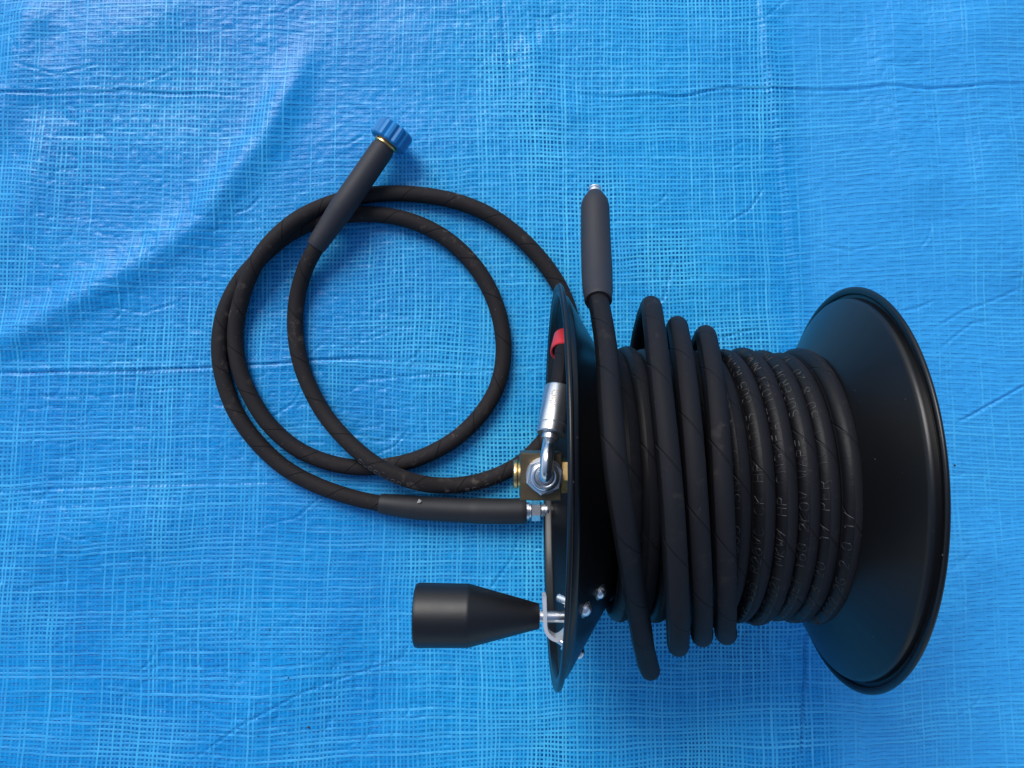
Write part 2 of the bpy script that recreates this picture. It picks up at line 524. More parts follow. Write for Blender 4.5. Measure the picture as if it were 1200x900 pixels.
# soft ridges: polyline (metres), width, height
RIDGES = [
    ([(-0.1982, 0.4023), (-0.2142, 0.3662), (-0.2362, 0.3167), (-0.2565, 0.2763), (-0.2848, 0.2404), (-0.3245, 0.1849), (-0.3908, 0.1403), (-0.4482, 0.1046), (-0.532, 0.0602), (-0.5849, 0.0353)], 0.019, 0.0084),
    ([(-0.4964, 0.4293), (-0.5135, 0.3662), (-0.5264, 0.3212), (-0.5614, 0.2673)], 0.026, 0.0075),
    ([(-0.3218, 0.4203), (-0.4021, 0.3932), (-0.4642, 0.3527), (-0.5175, 0.3212)], 0.03, 0.0040),
    ([(-0.4816, 0.3032), (-0.4943, 0.2493), (-0.5159, 0.1956), (-0.551, 0.151)], 0.026, 0.0045),
    ([(0.5019, 0.4386), (0.4832, 0.3663), (0.5089, 0.2764), (0.5257, 0.1868), (0.569, 0.0975)], 0.045, 0.01),
    ([(0.4122, 0.4295), (0.3936, 0.3483), (0.424, 0.2584), (0.4366, 0.1868)], 0.026, 0.005),
    ([(0.5043, -0.1151), (0.4681, -0.1855), (0.4323, -0.2381), (0.3877, -0.2907), (0.3607, -0.3605)], 0.03, 0.007),
    ([(-0.5294, -0.1502), (-0.4236, -0.1371), (-0.3177, -0.1239)], 0.03, 0.004),
    ([(-0.3072, -0.3604), (-0.2285, -0.2818), (-0.1496, -0.203)], 0.03, 0.003),
    ([(0.0182, 0.3843), (0.0361, 0.3212), (0.0807, 0.2853)], 0.02, 0.003),
]
# sharp fold lines: polyline, width, depth
CREASES = [
    ([(-0.571, 0.3211), (-0.4817, 0.3203), (-0.4104, 0.323), (-0.2854, 0.3194)], 0.0013, 0.0016),
    ([(-0.5671, 0.0273), (-0.4608, 0.03), (-0.3544, 0.0326), (-0.2746, 0.0371), (-0.1593, 0.0451), (-0.1061, 0.0433)], 0.0014, 0.002),
    ([(-0.5668, 0.0034), (-0.4251, 0.006), (-0.3277, 0.0158)], 0.0012, 0.0008),
    ([(-0.5655, -0.0956), (-0.4241, -0.0886), (-0.318, -0.0851), (-0.1942, -0.0815)], 0.0013, 0.0013),
    ([(-0.1858, 0.0202), (-0.1061, 0.0264), (-0.0351, 0.0309), (0.0358, 0.0371)], 0.0012, 0.001),
    ([(0.0495, 0.3221), (0.1075, 0.3176), (0.179, 0.3195), (0.2236, 0.3267), (0.3219, 0.3249), (0.3934, 0.3276), (0.4649, 0.3267), (0.5185, 0.3294), (0.5722, 0.333)], 0.0013, 0.0017),
    ([(-0.0104, 0.4294), (-0.0086, 0.3843), (-0.005, 0.3392)], 0.0014, 0.0012),
    ([(-0.3422, -0.3778), (-0.2722, -0.3299), (-0.224, -0.3037), (-0.1757, -0.2862), (-0.1229, -0.2687), (-0.0965, -0.26)], 0.0013, 0.0012),
    ([(-0.0613, -0.2381), (-0.0217, -0.1942), (0.0003, -0.1635), (0.0109, -0.1327)], 0.0013, 0.0011),
    ([(0.3036, -0.2337), (0.3014, -0.2906), (0.2982, -0.3692)], 0.0016, 0.0026),
    ([(0.4593, -0.0241), (0.4878, -0.009), (0.5414, 0.0193)], 0.0013, 0.0016),
    ([(0.4055, 0.0931), (0.4224, 0.0958), (0.4429, 0.1047)], 0.0013, 0.0013),
    ([(0.4399, 0.0753), (0.4712, 0.0931), (0.498, 0.1047), (0.5337, 0.1198)], 0.0013, 0.0012),
    ([(0.4441, 0.0531), (0.4665, 0.0708), (0.4817, 0.0815), (0.5022, 0.0833)], 0.0013, 0.0012),
    ([(0.2152, 0.0637), (0.233, 0.0691), (0.2579, 0.0744)], 0.0012, 0.0012),
    ([(0.2305, 0.2656), (0.243, 0.2718)], 0.0012, 0.0009),
    ([(0.2303, 0.244), (0.2456, 0.253)], 0.0012, 0.0009),
]
# welded seams: polyline, height of the drop on the right-hand side
STEPS = [
    ([(0.2601, 0.4385), (0.2684, 0.3483), (0.2787, 0.2763), (0.2898, 0.1957), (0.2973, 0.1243), (0.302, 0.0442)], 0.0035),
    ([(0.3397, -0.2381), (0.355, -0.3038), (0.3609, -0.343), (0.3657, -0.3953)], 0.003),
]
_r = random.Random(5)
for _k in range(34):
    _x, _y = _r.uniform(-0.58, 0.58), _r.uniform(-0.42, 0.42)
    _a = _r.choice([_r.uniform(-0.25, 0.25), _r.uniform(0.2, 0.9), _r.uniform(-0.9, 0.9)])
    _l = _r.uniform(0.012, 0.045)
    CREASES.append(([(_x, _y), (_x + _l * math.cos(_a), _y + _l * math.sin(_a)), (_x + 2 * _l * math.cos(_a + 0.25), _y + 2 * _l * math.sin(_a + 0.25))], 0.0012, _r.uniform(0.0006, 0.0013)))


def tarp_height(x, y, fine=True):
    x = np.asarray(x, float)
    y = np.asarray(y, float)
    # calm under the things that rest on it, livelier towards the sides
    rx_ = np.clip((np.hypot((x - 0.06) / 0.42, (y + 0.02) / 0.34) - 0.75) * 1.6, 0, 1)
    h = vnoise(x * 5.2 + 3.1, y * 4.1 + 0.4, 5) * 0.006 * rx_
    h += vnoise(x * 11.0 + 1.7, y * 8.0 + 2.2, 8) * (0.0014 + 0.0018 * rx_)
    h += vnoise(x * 23.0, y * 19.0, 12) * (0.0010 + 0.0012 * rx_)
    for pl, w, a in RIDGES:
        d, sd_, tp = seg_dist(x, y, pl)
        wob = 1 + 0.5 * vnoise(x * 17, y * 17, 31)
        h += a * tp * wob * np.exp(-(d / w) ** 2)
    for pl, a in STEPS:
        d, sd_, tp = seg_dist(x + vnoise(x * 30, y * 30, 91) * 0.003, y, pl)
        sg = d * -sd_                      # positive on the right-hand side
        h += a * tp * np.where(sg < 0, np.exp(sg / 0.028), np.exp(-(sg / 0.0035) ** 2))
    if fine:
        jx = x + vnoise(x * 28, y * 28, 41) * 0.0022
        jy = y + vnoise(x * 28, y * 28, 43) * 0.0022
        for pl, w, a in CREASES:
            P_ = np.asarray(pl)
            near = (jx > P_[:, 0].min() - 0.02) & (jx < P_[:, 0].max() + 0.02) & (jy > P_[:, 1].min() - 0.02) & (jy < P_[:, 1].max() + 0.02)
            if not near.any():
                continue
            d, sd_, tp = seg_dist(jx[near], jy[near], pl)
            a = a * (1.9 if a >= 0.0014 else 1.3)
            h[near] += -a * tp * np.exp(-(d / w) ** 2) + 0.35 * a * tp * np.exp(-(d / (3.2 * w)) ** 2)
        # crumple: short random kinks, gathered in patches
        n1 = np.abs(vnoise(x * 46 + 0.3 * y * 46, y * 60, 51))
        n2 = np.abs(vnoise(x * 95 - 0.5 * y * 60, y * 130, 57))
        patch = np.clip(vnoise(x * 7.0, y * 7.0, 61) * 3 + 0.35, 0, 1)
        h += -0.0009 * patch * np.exp(-(n1 / 0.035) ** 2) - 0.0004 * np.exp(-(n2 / 0.05) ** 2) * (0.3 + 0.7 * patch)
        h += vnoise(x * 150, y * 210, 71) * 0.00055
    # the flange and the hose trapped under it press the sheet down
    h -= 0.0050 * np.exp(-(((x - 0.040) / 0.030) ** 2 + ((y + 0.035) / 0.030) ** 2))
    return h


def build_tarp():
    fx = np.arange(-0.64, 0.6401, 0.00165)
    fy = np.arange(-0.48, 0.4801, 0.00165)
    ext = np.array([0.01, 0.03, 0.07, 0.14, 0.26, 0.45, 0.8, 1.4, 2.4])
    xs = np.concatenate([-0.64 - ext[::-1], fx, fx[-1] + ext])
    ys = np.concatenate([-0.48 - ext[::-1], fy, fy[-1] + ext])
    nx, ny = len(xs), len(ys)
    X, Y = np.meshgrid(xs, ys)
    Z = tarp_height(X, Y)
    me = bpy.data.meshes.new('tarpaulin')
    V = np.stack([X.ravel(), Y.ravel(), Z.ravel()], 1).astype(np.float32)
    idx = np.arange(nx * ny).reshape(ny, nx)
    Fq = np.stack([idx[:-1, :-1], idx[:-1, 1:], idx[1:, 1:], idx[1:, :-1]], -1).reshape(-1, 4).astype(np.int32)
    me.vertices.add(len(V))
    me.vertices.foreach_set('co', V.ravel())
    me.loops.add(Fq.size)
    me.loops.foreach_set('vertex_index', Fq.ravel())
    me.polygons.add(len(Fq))
    me.polygons.foreach_set('loop_start', np.arange(0, Fq.size, 4, dtype=np.int32))
    me.polygons.foreach_set('use_smooth', np.ones(len(Fq), dtype=bool))
    me.update(calc_edges=True)
    # thread coordinates: the weave is pulled askew by the folds
    x, y = V[:, 0].astype(float), V[:, 1].astype(float)
    skew = 0.16 * np.clip(-x - 0.05, 0, 1) - 0.13 * np.clip(x - 0.10, 0, 0.5)
    u = x + skew * (-y) * 0.9 + vnoise(x * 4, y * 3, 81) * 0.016 + vnoise(x * 12, y * 9, 82) * 0.005
    v = y - 0.10 * np.clip(x - 0.28, 0, 1) * 0.6 + vnoise(x * 3.5, y * 5, 83) * 0.020 + vnoise(x * 11, y * 13, 84) * 0.006
    uv = np.stack([u, v], 1).astype(np.float32)[Fq.ravel()]
    lay = me.uv_layers.new(name='weave')
    lay.data.foreach_set('uv', uv.ravel())
    zone = np.clip(1.0 - np.abs((x - 0.09) / 0.22) ** 3, 0, 1)
    a = me.attributes.new('mesh_light_zone', 'FLOAT', 'POINT')
    a.data.foreach_set('value', zone.astype(np.float32))
    edge = 0.29 + 0.06 * (0.2 - y)
    wz = 1.0 - 0.72 / (1 + np.exp(-(x - edge - 0.01) / 0.006))
    a = me.attributes.new('warp_zone', 'FLOAT', 'POINT')
    a.data.foreach_set('value', wz.astype(np.float32))
    o = link('tarpaulin', me, M_TARP)
    tag(o, 'crinkled bright blue woven plastic tarpaulin spread flat under everything', 'tarpaulin', kind='structure')
    return o


build_tarp()


def gz(x, y):
    return float(tarp_height(np.array([x]), np.array([y]), fine=False)[0])


# ------------------------------------------------------------------ hose reel
RR, YC, ZC, YAW, ROLL = 0.165, -0.0674, 0.1685, -0.0107, 0.0088
REEL_M = Matrix.Translation((0, YC, ZC)) @ Matrix.Rotation(YAW, 4, 'Z') @ Matrix.Rotation(ROLL, 4, 'Y')
BASE = Vector((0.1575, 0.0, -RR - 0.0005))


def reel_root(name):
    o = bpy.data.objects.new(name, None)
    o.empty_display_size = 0.05
    col.objects.link(o)
    o.matrix_world = REEL_M @ Matrix.Translation(BASE)
    return o


def loc(V):
    return [tuple(np.asarray(v, float) - np.array(BASE)) for v in V]


reel = reel_root('hose_reel')
tag(reel, 'black steel hose reel with two dished flanges standing on the blue tarpaulin', 'hose reel')


def cone_x(r):
    return 0.0425 + (0.154 - r) * 0.60


PROF = [(0.0800, 0.004), (0.0800, 0.082), (0.0797, 0.088), (0.0780, 0.0935), (cone_x(0.099), 0.099), (cone_x(0.118), 0.118), (cone_x(0.136), 0.136),
        (cone_x(0.1520), 0.1520), (0.0428, 0.1535), (0.0420, 0.1543), (0.0400, 0.1547), (0.0378, 0.1549), (0.0362, 0.1556), (0.0358, 0.1570), (0.0358, 0.1590)]


def thick(prof, t):
    P = np.array(prof)
    T = np.gradient(P, axis=0)
    T /= np.linalg.norm(T, axis=1)[:, None]
    N = np.stack([-T[:, 1], T[:, 0]], 1)
    return [tuple(p) for p in P + N * t / 2] + [tuple(p) for p in (P - N * t / 2)[::-1]]


XM = 0.1575


def build_flange(mirror, label):
    pr = thick(PROF, 0.0017)
    bead = [(0.0366 + 0.0023 * math.cos(a), 0.1617 + 0.0033 * math.sin(a)) for a in np.linspace(0, 2 * math.pi, 14, endpoint=False)]
    if mirror:
        pr = [(2 * XM - a, b) for a, b in pr]
        bead = [(2 * XM - a, b) for a, b in bead]
    V, F = lathe(pr, 160, 'X', closed=True)
    o = link('flange', mesh('flange', loc(V), F, sharp_deg=40), M_PAINT, reel)
    o['label'] = label
    V, F = lathe(bead, 160, 'X', closed=True)
    link('rim_bead', mesh('rim_bead', loc(V), F), M_PAINT, o)
    return o


flange_l = build_flange(False, 'left dished flange carrying the crank handle and brass swivel')
flange_r = build_flange(True, 'right dished flange with its sloping inner face in view')
V, F = lathe([(0.0805, 0.0955), (2 * XM - 0.0805, 0.0955)], 96, 'X')
link('drum', mesh('drum', loc(V), F, sharp_deg=40), M_PAINT, reel)

# swivel block at the hub
sw = (0.0235, 0.0060, 0.0)
bw, bh, bd = 0.0335, 0.0385, 0.040
V, F = prism([(-bw / 2, -bh / 2), (bw / 2, -bh / 2), (bw / 2, bh / 2), (-bw / 2, bh / 2)], -bd / 2, bd / 2, 0.0012)
V = [Vector(sw) + Vector(v) for v in V]
swivel = link('swivel_block', mesh('swivel_block', loc(V), F, smooth=False), M_NICKEL, reel)
swivel['label'] = 'dull brass swivel block at the hub'
V, F = lathe([(0.0, 0.0105), (0.0006, 0.0120), (0.0022, 0.0125), (0.0034, 0.0122), (0.0040, 0.0112), (0.0062, 0.0112)], 40, 'X', origin=(0.0012, 0.0060, 0.0))
link('end_cap', mesh('end_cap', loc(V), F, sharp_deg=35), M_BRASS, swivel)
V, F = prism(hexagon(0.0265, 0.2), 0, 0.0405, 0.0010)
V = place(V, (0.0398, 0.0060, 0.0), (1, 0, 0), (0, 0, 1))
link('hub_nut', mesh('hub_nut', loc(V), F, smooth=False), M_BRASS, swivel)
V, F = lathe([(0.0, 0.0075), (0.016, 0.0075), (0.016, 0.0165), (0.018, 0.0165)], 40, 'X', origin=(0.0630, 0.006, 0))
link('hub_washer', mesh('hub_washer', loc(V), F, sharp_deg=35), M_STEEL, swivel)

# elbow fitting on the camera side of the block
nc = (0.0262, 0.0072, 0.0202)
V, F = prism(hexagon(0.0272, 0.35), 0, 0.0085, 0.0012)
V = place(V, nc, (0, 0, 1))
elbow = link('elbow_nut', mesh('elbow_nut', loc(V), F, smooth=False), M_STEEL, reel)
V, F = lathe([(0.0, 0.0146), (0.0012, 0.0152), (0.0026, 0.0146)], 48, 'Z', origin=(nc[0], nc[1], nc[2] - 0.0004))
link('washer', mesh('washer', loc(V), F, sharp_deg=35), M_STEEL, elbow)
V, F = lathe([(0.0, 0.0118), (0.0016, 0.0118), (0.0030, 0.0106), (0.0034, 0.0088), (0.0030, 0.0072), (0.0012, 0.0060)], 48, 'Z', origin=(nc[0], nc[1], nc[2] + 0.0083))
link('seat_ring', mesh('seat_ring', loc(V), F, sharp_deg=50), M_CHROME, elbow)
ferr_a = np.array([0.0310, 0.0405, 0.0200])
ferr_b = np.array([0.0385, 0.0785, 0.0045])
fd = (ferr_b - ferr_a) / np.linalg.norm(ferr_b - ferr_a)
pipe_pts = [(nc[0], nc[1], nc[2] + 0.004), (nc[0], nc[1], nc[2] + 0.011), (nc[0] + 0.0002, nc[1] + 0.0030, nc[2] + 0.0168), (nc[0] + 0.0008, nc[1] + 0.0095, nc[2] + 0.0190),
            (nc[0] + 0.0016, nc[1] + 0.0185, nc[2] + 0.0160), tuple(ferr_a - fd * 0.004), tuple(ferr_a + fd * 0.004)]
C = catmull(pipe_pts, 0.0012)
V, F, U = tube(C, (1, 0, 0.05), 0.0054, 24)
link('elbow_pipe', mesh('elbow_pipe', loc(V), F, uvs=U, sharp_deg=50), M_CHROME, elbow)
fl = float(np.linalg.norm(ferr_b - ferr_a))
V, F = lathe([(-0.0050, 0.0055), (-0.0046, 0.0068), (-0.0010, 0.0070), (-0.0002, 0.0062), (0.0, 0.0108), (0.0008, 0.0118), (0.0068, 0.0118), (0.0074, 0.0112), (0.0080, 0.0112), (0.0086, 0.0119),
              (fl - 0.0012, 0.0121), (fl, 0.0113), (fl, 0.0084)], 48, origin=ferr_a, direction=fd)
link('ferrule', mesh('ferrule', loc(V), F, sharp_deg=35), M_STEEL, reel)
# row of stamped marks along the ferrule
V, F = [], []
up = np.array([-0.35, 0.1, 1.0])
up = up - fd * up.dot(fd)
up /= np.linalg.norm(up)
sd2 = np.cross(fd, up)
for k in range(16):
    s = 0.0105 + k * 0.00155
    for q in range(2):
        a = (-0.12 + 0.24 * q) + random.uniform(-0.05, 0.05)
        a1 = a + random.uniform(0.08, 0.2)
        for (s0, aa) in ((s, a), (s + 0.0005, a), (s + random.uniform(0.0004, 0.0010), a1), (s + 0.0001, a1)):
            V.append(ferr_a + fd * s0 + (up * math.cos(aa) + sd2 * math.sin(aa)) * 0.0122)
        F.append((len(V) - 4, len(V) - 3, len(V) - 2, len(V) - 1))
mk = link('stamping', mesh('stamping', loc(V), F, smooth=False), M_NICKEL, bpy.data.objects['ferrule'])
mk['kind'] = 'stuff'
# feed hose from the ferrule through the red grommet in the dish
grom = np.array([0.0465, 0.1175, -0.0450])
feed = [tuple(ferr_b - fd * 0.012), tuple(ferr_b), tuple(ferr_b + fd * 0.012 + np.array([0, 0, -0.001])), (0.0440, 0.1040, -0.0230), tuple(grom), (0.0560, 0.1250, -0.0700), (0.075, 0.100, -0.100)]
C = catmull(feed, 0.002)
V, F, U = tube(C, (1, 0, 0), 0.0080, 18)
link('feed_hose', mesh('feed_hose', loc(V), F, uvs=U), M_WOUND, reel)
gd = Vector((0.22, 0.80, -0.85)).normalized()
V, F = lathe([(-0.0085, 0.0095), (-0.0090, 0.0106), (-0.0085, 0.0116), (0.012, 0.0116), (0.013, 0.0105), (0.012, 0.0095)], 36, origin=tuple(grom + np.array(gd) * (-0.002)), direction=gd, closed=True)
link('grommet', mesh('grommet', loc(V), F, sharp_deg=50), M_RED, reel)

# crank handle
kb = np.array([0.0195, -0.0844, 0.1050])
prof = [(0.0, 0.0050), (0.0, 0.0086), (0.0015, 0.0091), (0.049, 0.0217), (0.0505, 0.0221), (0.0512, 0.02195), (0.0850, 0.0224), (0.0872, 0.0216), (0.0880, 0.0195), (0.0875, 0.0180), (0.0875, 0.004)]
V, F = lathe(prof, 72, origin=kb, direction=(-1, 0.0, 0.0))
knob = link('handle_grip', mesh('handle_grip', loc(V), F, sharp_deg=30), M_KNOB, reel)
knob['label'] = 'black plastic crank grip, cylindrical then tapering to the flange'
V, F = lathe([(0, 0.0042), (0.034, 0.0042)], 20, origin=(0.0165, -0.0846, 0.1052), direction=(1, 0, 0))
link('pivot_pin', mesh('pivot_pin', loc(V), F, sharp_deg=40), M_CHROME, knob)
V, F = prism(hexagon(0.0094), 0, 0.004, 0.0005)
V = place(V, (0.0430, -0.0846, 0.1052), (1, 0, 0), (0, 0, 1))
link('pivot_nut', mesh('pivot_nut', loc(V), F, smooth=False), M_STEEL, knob)
sp = catmull([(0.0226, -0.0685), (0.0230, -0.0800), (0.0236, -0.0905), (0.0262, -0.0958), (0.0310, -0.0985), (0.0362, -0.0960), (0.0400, -0.0905), (0.0440, -0.0830), (0.0480, -0.0770)], 0.0015)
Tn = np.gradient(sp, axis=0)
Tn /= np.linalg.norm(Tn, axis=1)[:, None]
Nn = np.stack([-Tn[:, 1], Tn[:, 0]], 1) * 0.0013
V, F = [], []
for p, n in zip(sp, Nn):
    for z in (0.1015, 0.1145):
        V.append((p[0] + n[0], p[1] + n[1], z))
        V.append((p[0] - n[0], p[1] - n[1], z))
for i in range(len(sp) - 1):
    a = 4 * i
    F += [(a, a + 4, a + 6, a + 2), (a + 1, a + 3, a + 7, a + 5), (a + 2, a + 6, a + 7, a + 3), (a, a + 1, a + 5, a + 4)]
F += [(0, 2, 3, 1), (len(V) - 4, len(V) - 3, len(V) - 1, len(V) - 2)]
link('bracket', mesh('bracket', loc(V), F, sharp_deg=40), M_SATIN, knob)


def bolt(y, z, inside=True):
    r = math.hypot(y, z)
    p = np.array([cone_x(r), y, z])
    rh = np.array([0, y / r, z / r])
    n = np.array([1.0, 0, 0]) + 0.60 * rh
    n /= np.linalg.norm(n)
    V, F = lathe([(0.0004, 0.0062), (0.0012, 0.0062), (0.0014, 0.0048), (0.0018, 0.0047), (0.0034, 0.0039), (0.0045, 0.0022), (0.0048, 0.0006)], 28, origin=p, direction=n)
    o = link('bolt', mesh('bolt', loc(V), F, sharp_deg=45), M_STEEL, reel)
    if inside:
        V, F = lathe([(0.0006, 0.0028), (0.0205, 0.0028), (0.0215, 0.0020)], 16, origin=p, direction=-n)
        link('thread', mesh('thread', loc(V), F, sharp_deg=40), M_CHROME, o)
        V, F = prism(hexagon(0.0098, 0.4), 0.0080, 0.0135, 0.0006)
        V = place(V, p, -n, (0, 0, 1))
        link('nut', mesh('nut', loc(V), F, smooth=False), M_STEEL, o)


bolt(-0.0755, 0.1195)
bolt(-0.0680, 0.1000)
bolt(-0.1300, 0.0380)

# ------------------------------------------------------------------ wound hose
HR = 0.00815
wound = reel_root('pressure_hose')
tag(wound, 'long black rubber pressure hose wound on the reel, grey sleeve sticking up', 'hose')
XT = [0.2418, 0.2256, 0.2105, 0.1942, 0.1779, 0.1616, 0.1453, 0.1290, 0.1127, 0.0970, 0.0845]
keys = []                      # (theta degrees, x, r)
for i, xm in enumerate(XT):
    nxt = XT[i + 1] if i + 1 < len(XT) else xm - 0.005
    prv = XT[i - 1] if i else xm + 0.012
    for q in range(4):
        th = 360 * i + 90 * q
        x = xm + (nxt - xm) * q / 4
        r = 0.1048 + 0.0012 * math.sin(i * 2.1 + q * 1.3)
        if i == 1:
            r = 0.1022
        if i == 10 and q == 3:
            r = 0.108
        if i == 10 and q == 2:
            r, x = 0.1125, 0.10
        if i == 10 and q == 3:
            continue
        keys.append((th, x, r))
keys = [(-90, 0.2455, 0.1048)] + keys
b3 = 360 * 11
keys += [(b3 - 125, 0.160, 0.1185), (b3 - 90, 0.1785, 0.1180), (b3 - 60, 0.1628, 0.1235), (b3 - 30, 0.1478, 0.1345), (b3, 0.1394, 0.1395), (b3 + 30, 0.1403, 0.1360), (b3 + 60, 0.1479, 0.1280), (b3 + 90, 0.1600, 0.1235),
         (b3 + 135, 0.1680, 0.1215), (b3 + 180, 0.1690, 0.1205), (b3 + 225, 0.1660, 0.1200)]
b2 = b3 + 360
keys += [(b2 - 90, 0.1606, 0.1195), (b2 - 60, 0.1446, 0.1255), (b2 - 30, 0.1298, 0.1415), (b2, 0.1197, 0.1495), (b2 + 30, 0.1187, 0.1450), (b2 + 60, 0.1252, 0.1355), (b2 + 90, 0.1365, 0.1305),
         (b2 + 135, 0.1450, 0.1270), (b2 + 180, 0.1480, 0.1250), (b2 + 225, 0.1460, 0.1230)]
b1 = b2 + 360
keys += [(b1 - 90, 0.1400, 0.1260), (b1 - 60, 0.1261, 0.1330), (b1 - 30, 0.1121, 0.1510), (b1, 0.1017, 0.1600), (b1 + 30, 0.0983, 0.1565), (b1 + 60, 0.1039, 0.1500), (b1 + 90, 0.1140, 0.1470),
         (b1 + 135, 0.1190, 0.1440), (b1 + 180, 0.1210, 0.1430), (b1 + 225, 0.1205, 0.1450)]
K = np.array(keys, float)
th_d = np.linspace(K[0, 0], K[-1, 0], int((K[-1, 0] - K[0, 0]) / 2.5))


def hermite(xk, yk, xs):
    d = np.gradient(yk, xk)
    i = np.clip(np.searchsorted(xk, xs, side='right') - 1, 0, len(xk) - 2)
    h = xk[i + 1] - xk[i]
    t = (xs - xk[i]) / h
    return (2 * t ** 3 - 3 * t ** 2 + 1) * yk[i] + (t ** 3 - 2 * t ** 2 + t) * h * d[i] + (-2 * t ** 3 + 3 * t ** 2) * yk[i + 1] + (t ** 3 - t ** 2) * h * d[i + 1]


xx = hermite(K[:, 0], K[:, 1], th_d)
rr = hermite(K[:, 0], K[:, 2], th_d)
tr = np.radians(th_d)
coil = np.stack([xx, rr * np.sin(tr), rr * np.cos(tr)], 1)
ring0 = [(0.1185, -0.1480, -0.050), (0.1160, -0.1540, 0.005), (0.1014, -0.1195, 0.0600), (0.0916, -0.0870, 0.0958), (0.0747, -0.0264, 0.1500), (0.0651, 0.0238, 0.1640), (0.0632, 0.0663, 0.1456),
         (0.0656, 0.1016, 0.1056), (0.0657, 0.1328, 0.0680), (0.0650, 0.1463, 0.0530), (0.0660, 0.1700, 0.0300)]
path = catmull(np.vstack([coil[::6], ring0]), 0.0035)
ref = path.copy()
ref[:, 0] = 0
pl_ = np.concatenate([[0], np.cumsum(np.linalg.norm(np.diff(path, axis=0), axis=1))])
tw = 0.115 * np.clip((pl_ - 7.0) / 0.35, 0, 1)          # the loose turns are rolled a little about their own length
V, F, U = tube(path, ref, HR, 20, twist=tw)
hose_o = link('hose', mesh('hose', loc(V), F, uvs=U), M_WOUND, wound)
T_, N_, B_, L_ = frames(path, ref)

# sleeve over the free end
end = catmull([(0.0650, 0.1450, 0.0545), (0.0665, 0.1700, 0.0300), (0.0678, 0.2050, 0.0060), (0.0692, 0.2465, -0.0170)], 0.002)
el = np.linspace(0, 1, len(end))
rad = np.interp(el, [0, 0.015, 0.05, 0.12, 0.30, 0.88, 0.93, 0.97, 1.0], [0.0102, 0.0109, 0.0110, 0.0119, 0.0126, 0.0122, 0.0112, 0.0086, 0.0066])
V, F, U = tube(end, (0, 0.3, 1), rad, 28)
boot = link('sleeve', mesh('sleeve', loc(V), F, uvs=U, sharp_deg=60), M_BOOT, wound)
ed = end[-1] - end[-2]
ed /= np.linalg.norm(ed)
V, F = lathe([(-0.003, 0.0062), (0.0012, 0.0062), (0.0018, 0.0050), (0.0040, 0.0050), (0.0046, 0.0056), (0.0060, 0.0056), (0.0066, 0.0040), (0.0066, 0.0030), (0.001, 0.0030)], 28, origin=end[-1], direction=ed)
link('nipple', mesh('nipple', loc(V), F, sharp_deg=35), M_STEEL, wound)

# embossed lettering along the tape on the tight turns (reads from the lower to the upper end)
turn_text = {
    0: 'WP 1602 2G 2.0 1/',
    1: 'PER 1C.1 50.8 20 (1/',
    2: 'WAPE. SUPERJET 160.2LOV',
    3: 'HP CNGUFACT1021 NKW/',
    4: 'CK HP 1005 GU5 R20VC',
    5: 'EN 853 1SN 10',
}
TAPE_U = 0.88
theta_path = np.interp(L_, np.concatenate([[0], np.cumsum(np.linalg.norm(np.diff(coil, axis=0), axis=1))]), th_d)
V, F = [], []
for k, tx in turn_text.items():
    a0 = 360 * k - (88 if k else 70)
    s0 = float(np.interp(a0, theta_path, L_))
    if k == 0:
        reps = tx
    else:
        reps = (tx + ' ') * 3
    nmax = int(0.315 / 0.0072)
    v, f = emboss(reps[:nmax], path, N_, B_, L_, HR, s0, TAPE_U, 0.0072, 0.0072, 0.00050)
    off = len(V)
    V += v
    F += [tuple(i + off for i in q) for q in f]
lt = link('lettering', mesh('lettering', loc(V), F), M_LETTER, wound)
tag(lt, 'raised maker lettering running along the hose windings', kind='stuff')

# ------------------------------------------------------------------ leader hose lying on the sheet
lead = bpy.data.objects.new('leader_hose', None)
col.objects.link(lead)
lead.empty_display_size = 0.05
lead.location = (-0.13, 0.03, 0.0)
tag(lead, 'short loose black hose coiled on the tarpaulin with blue coupling nut', 'hose')


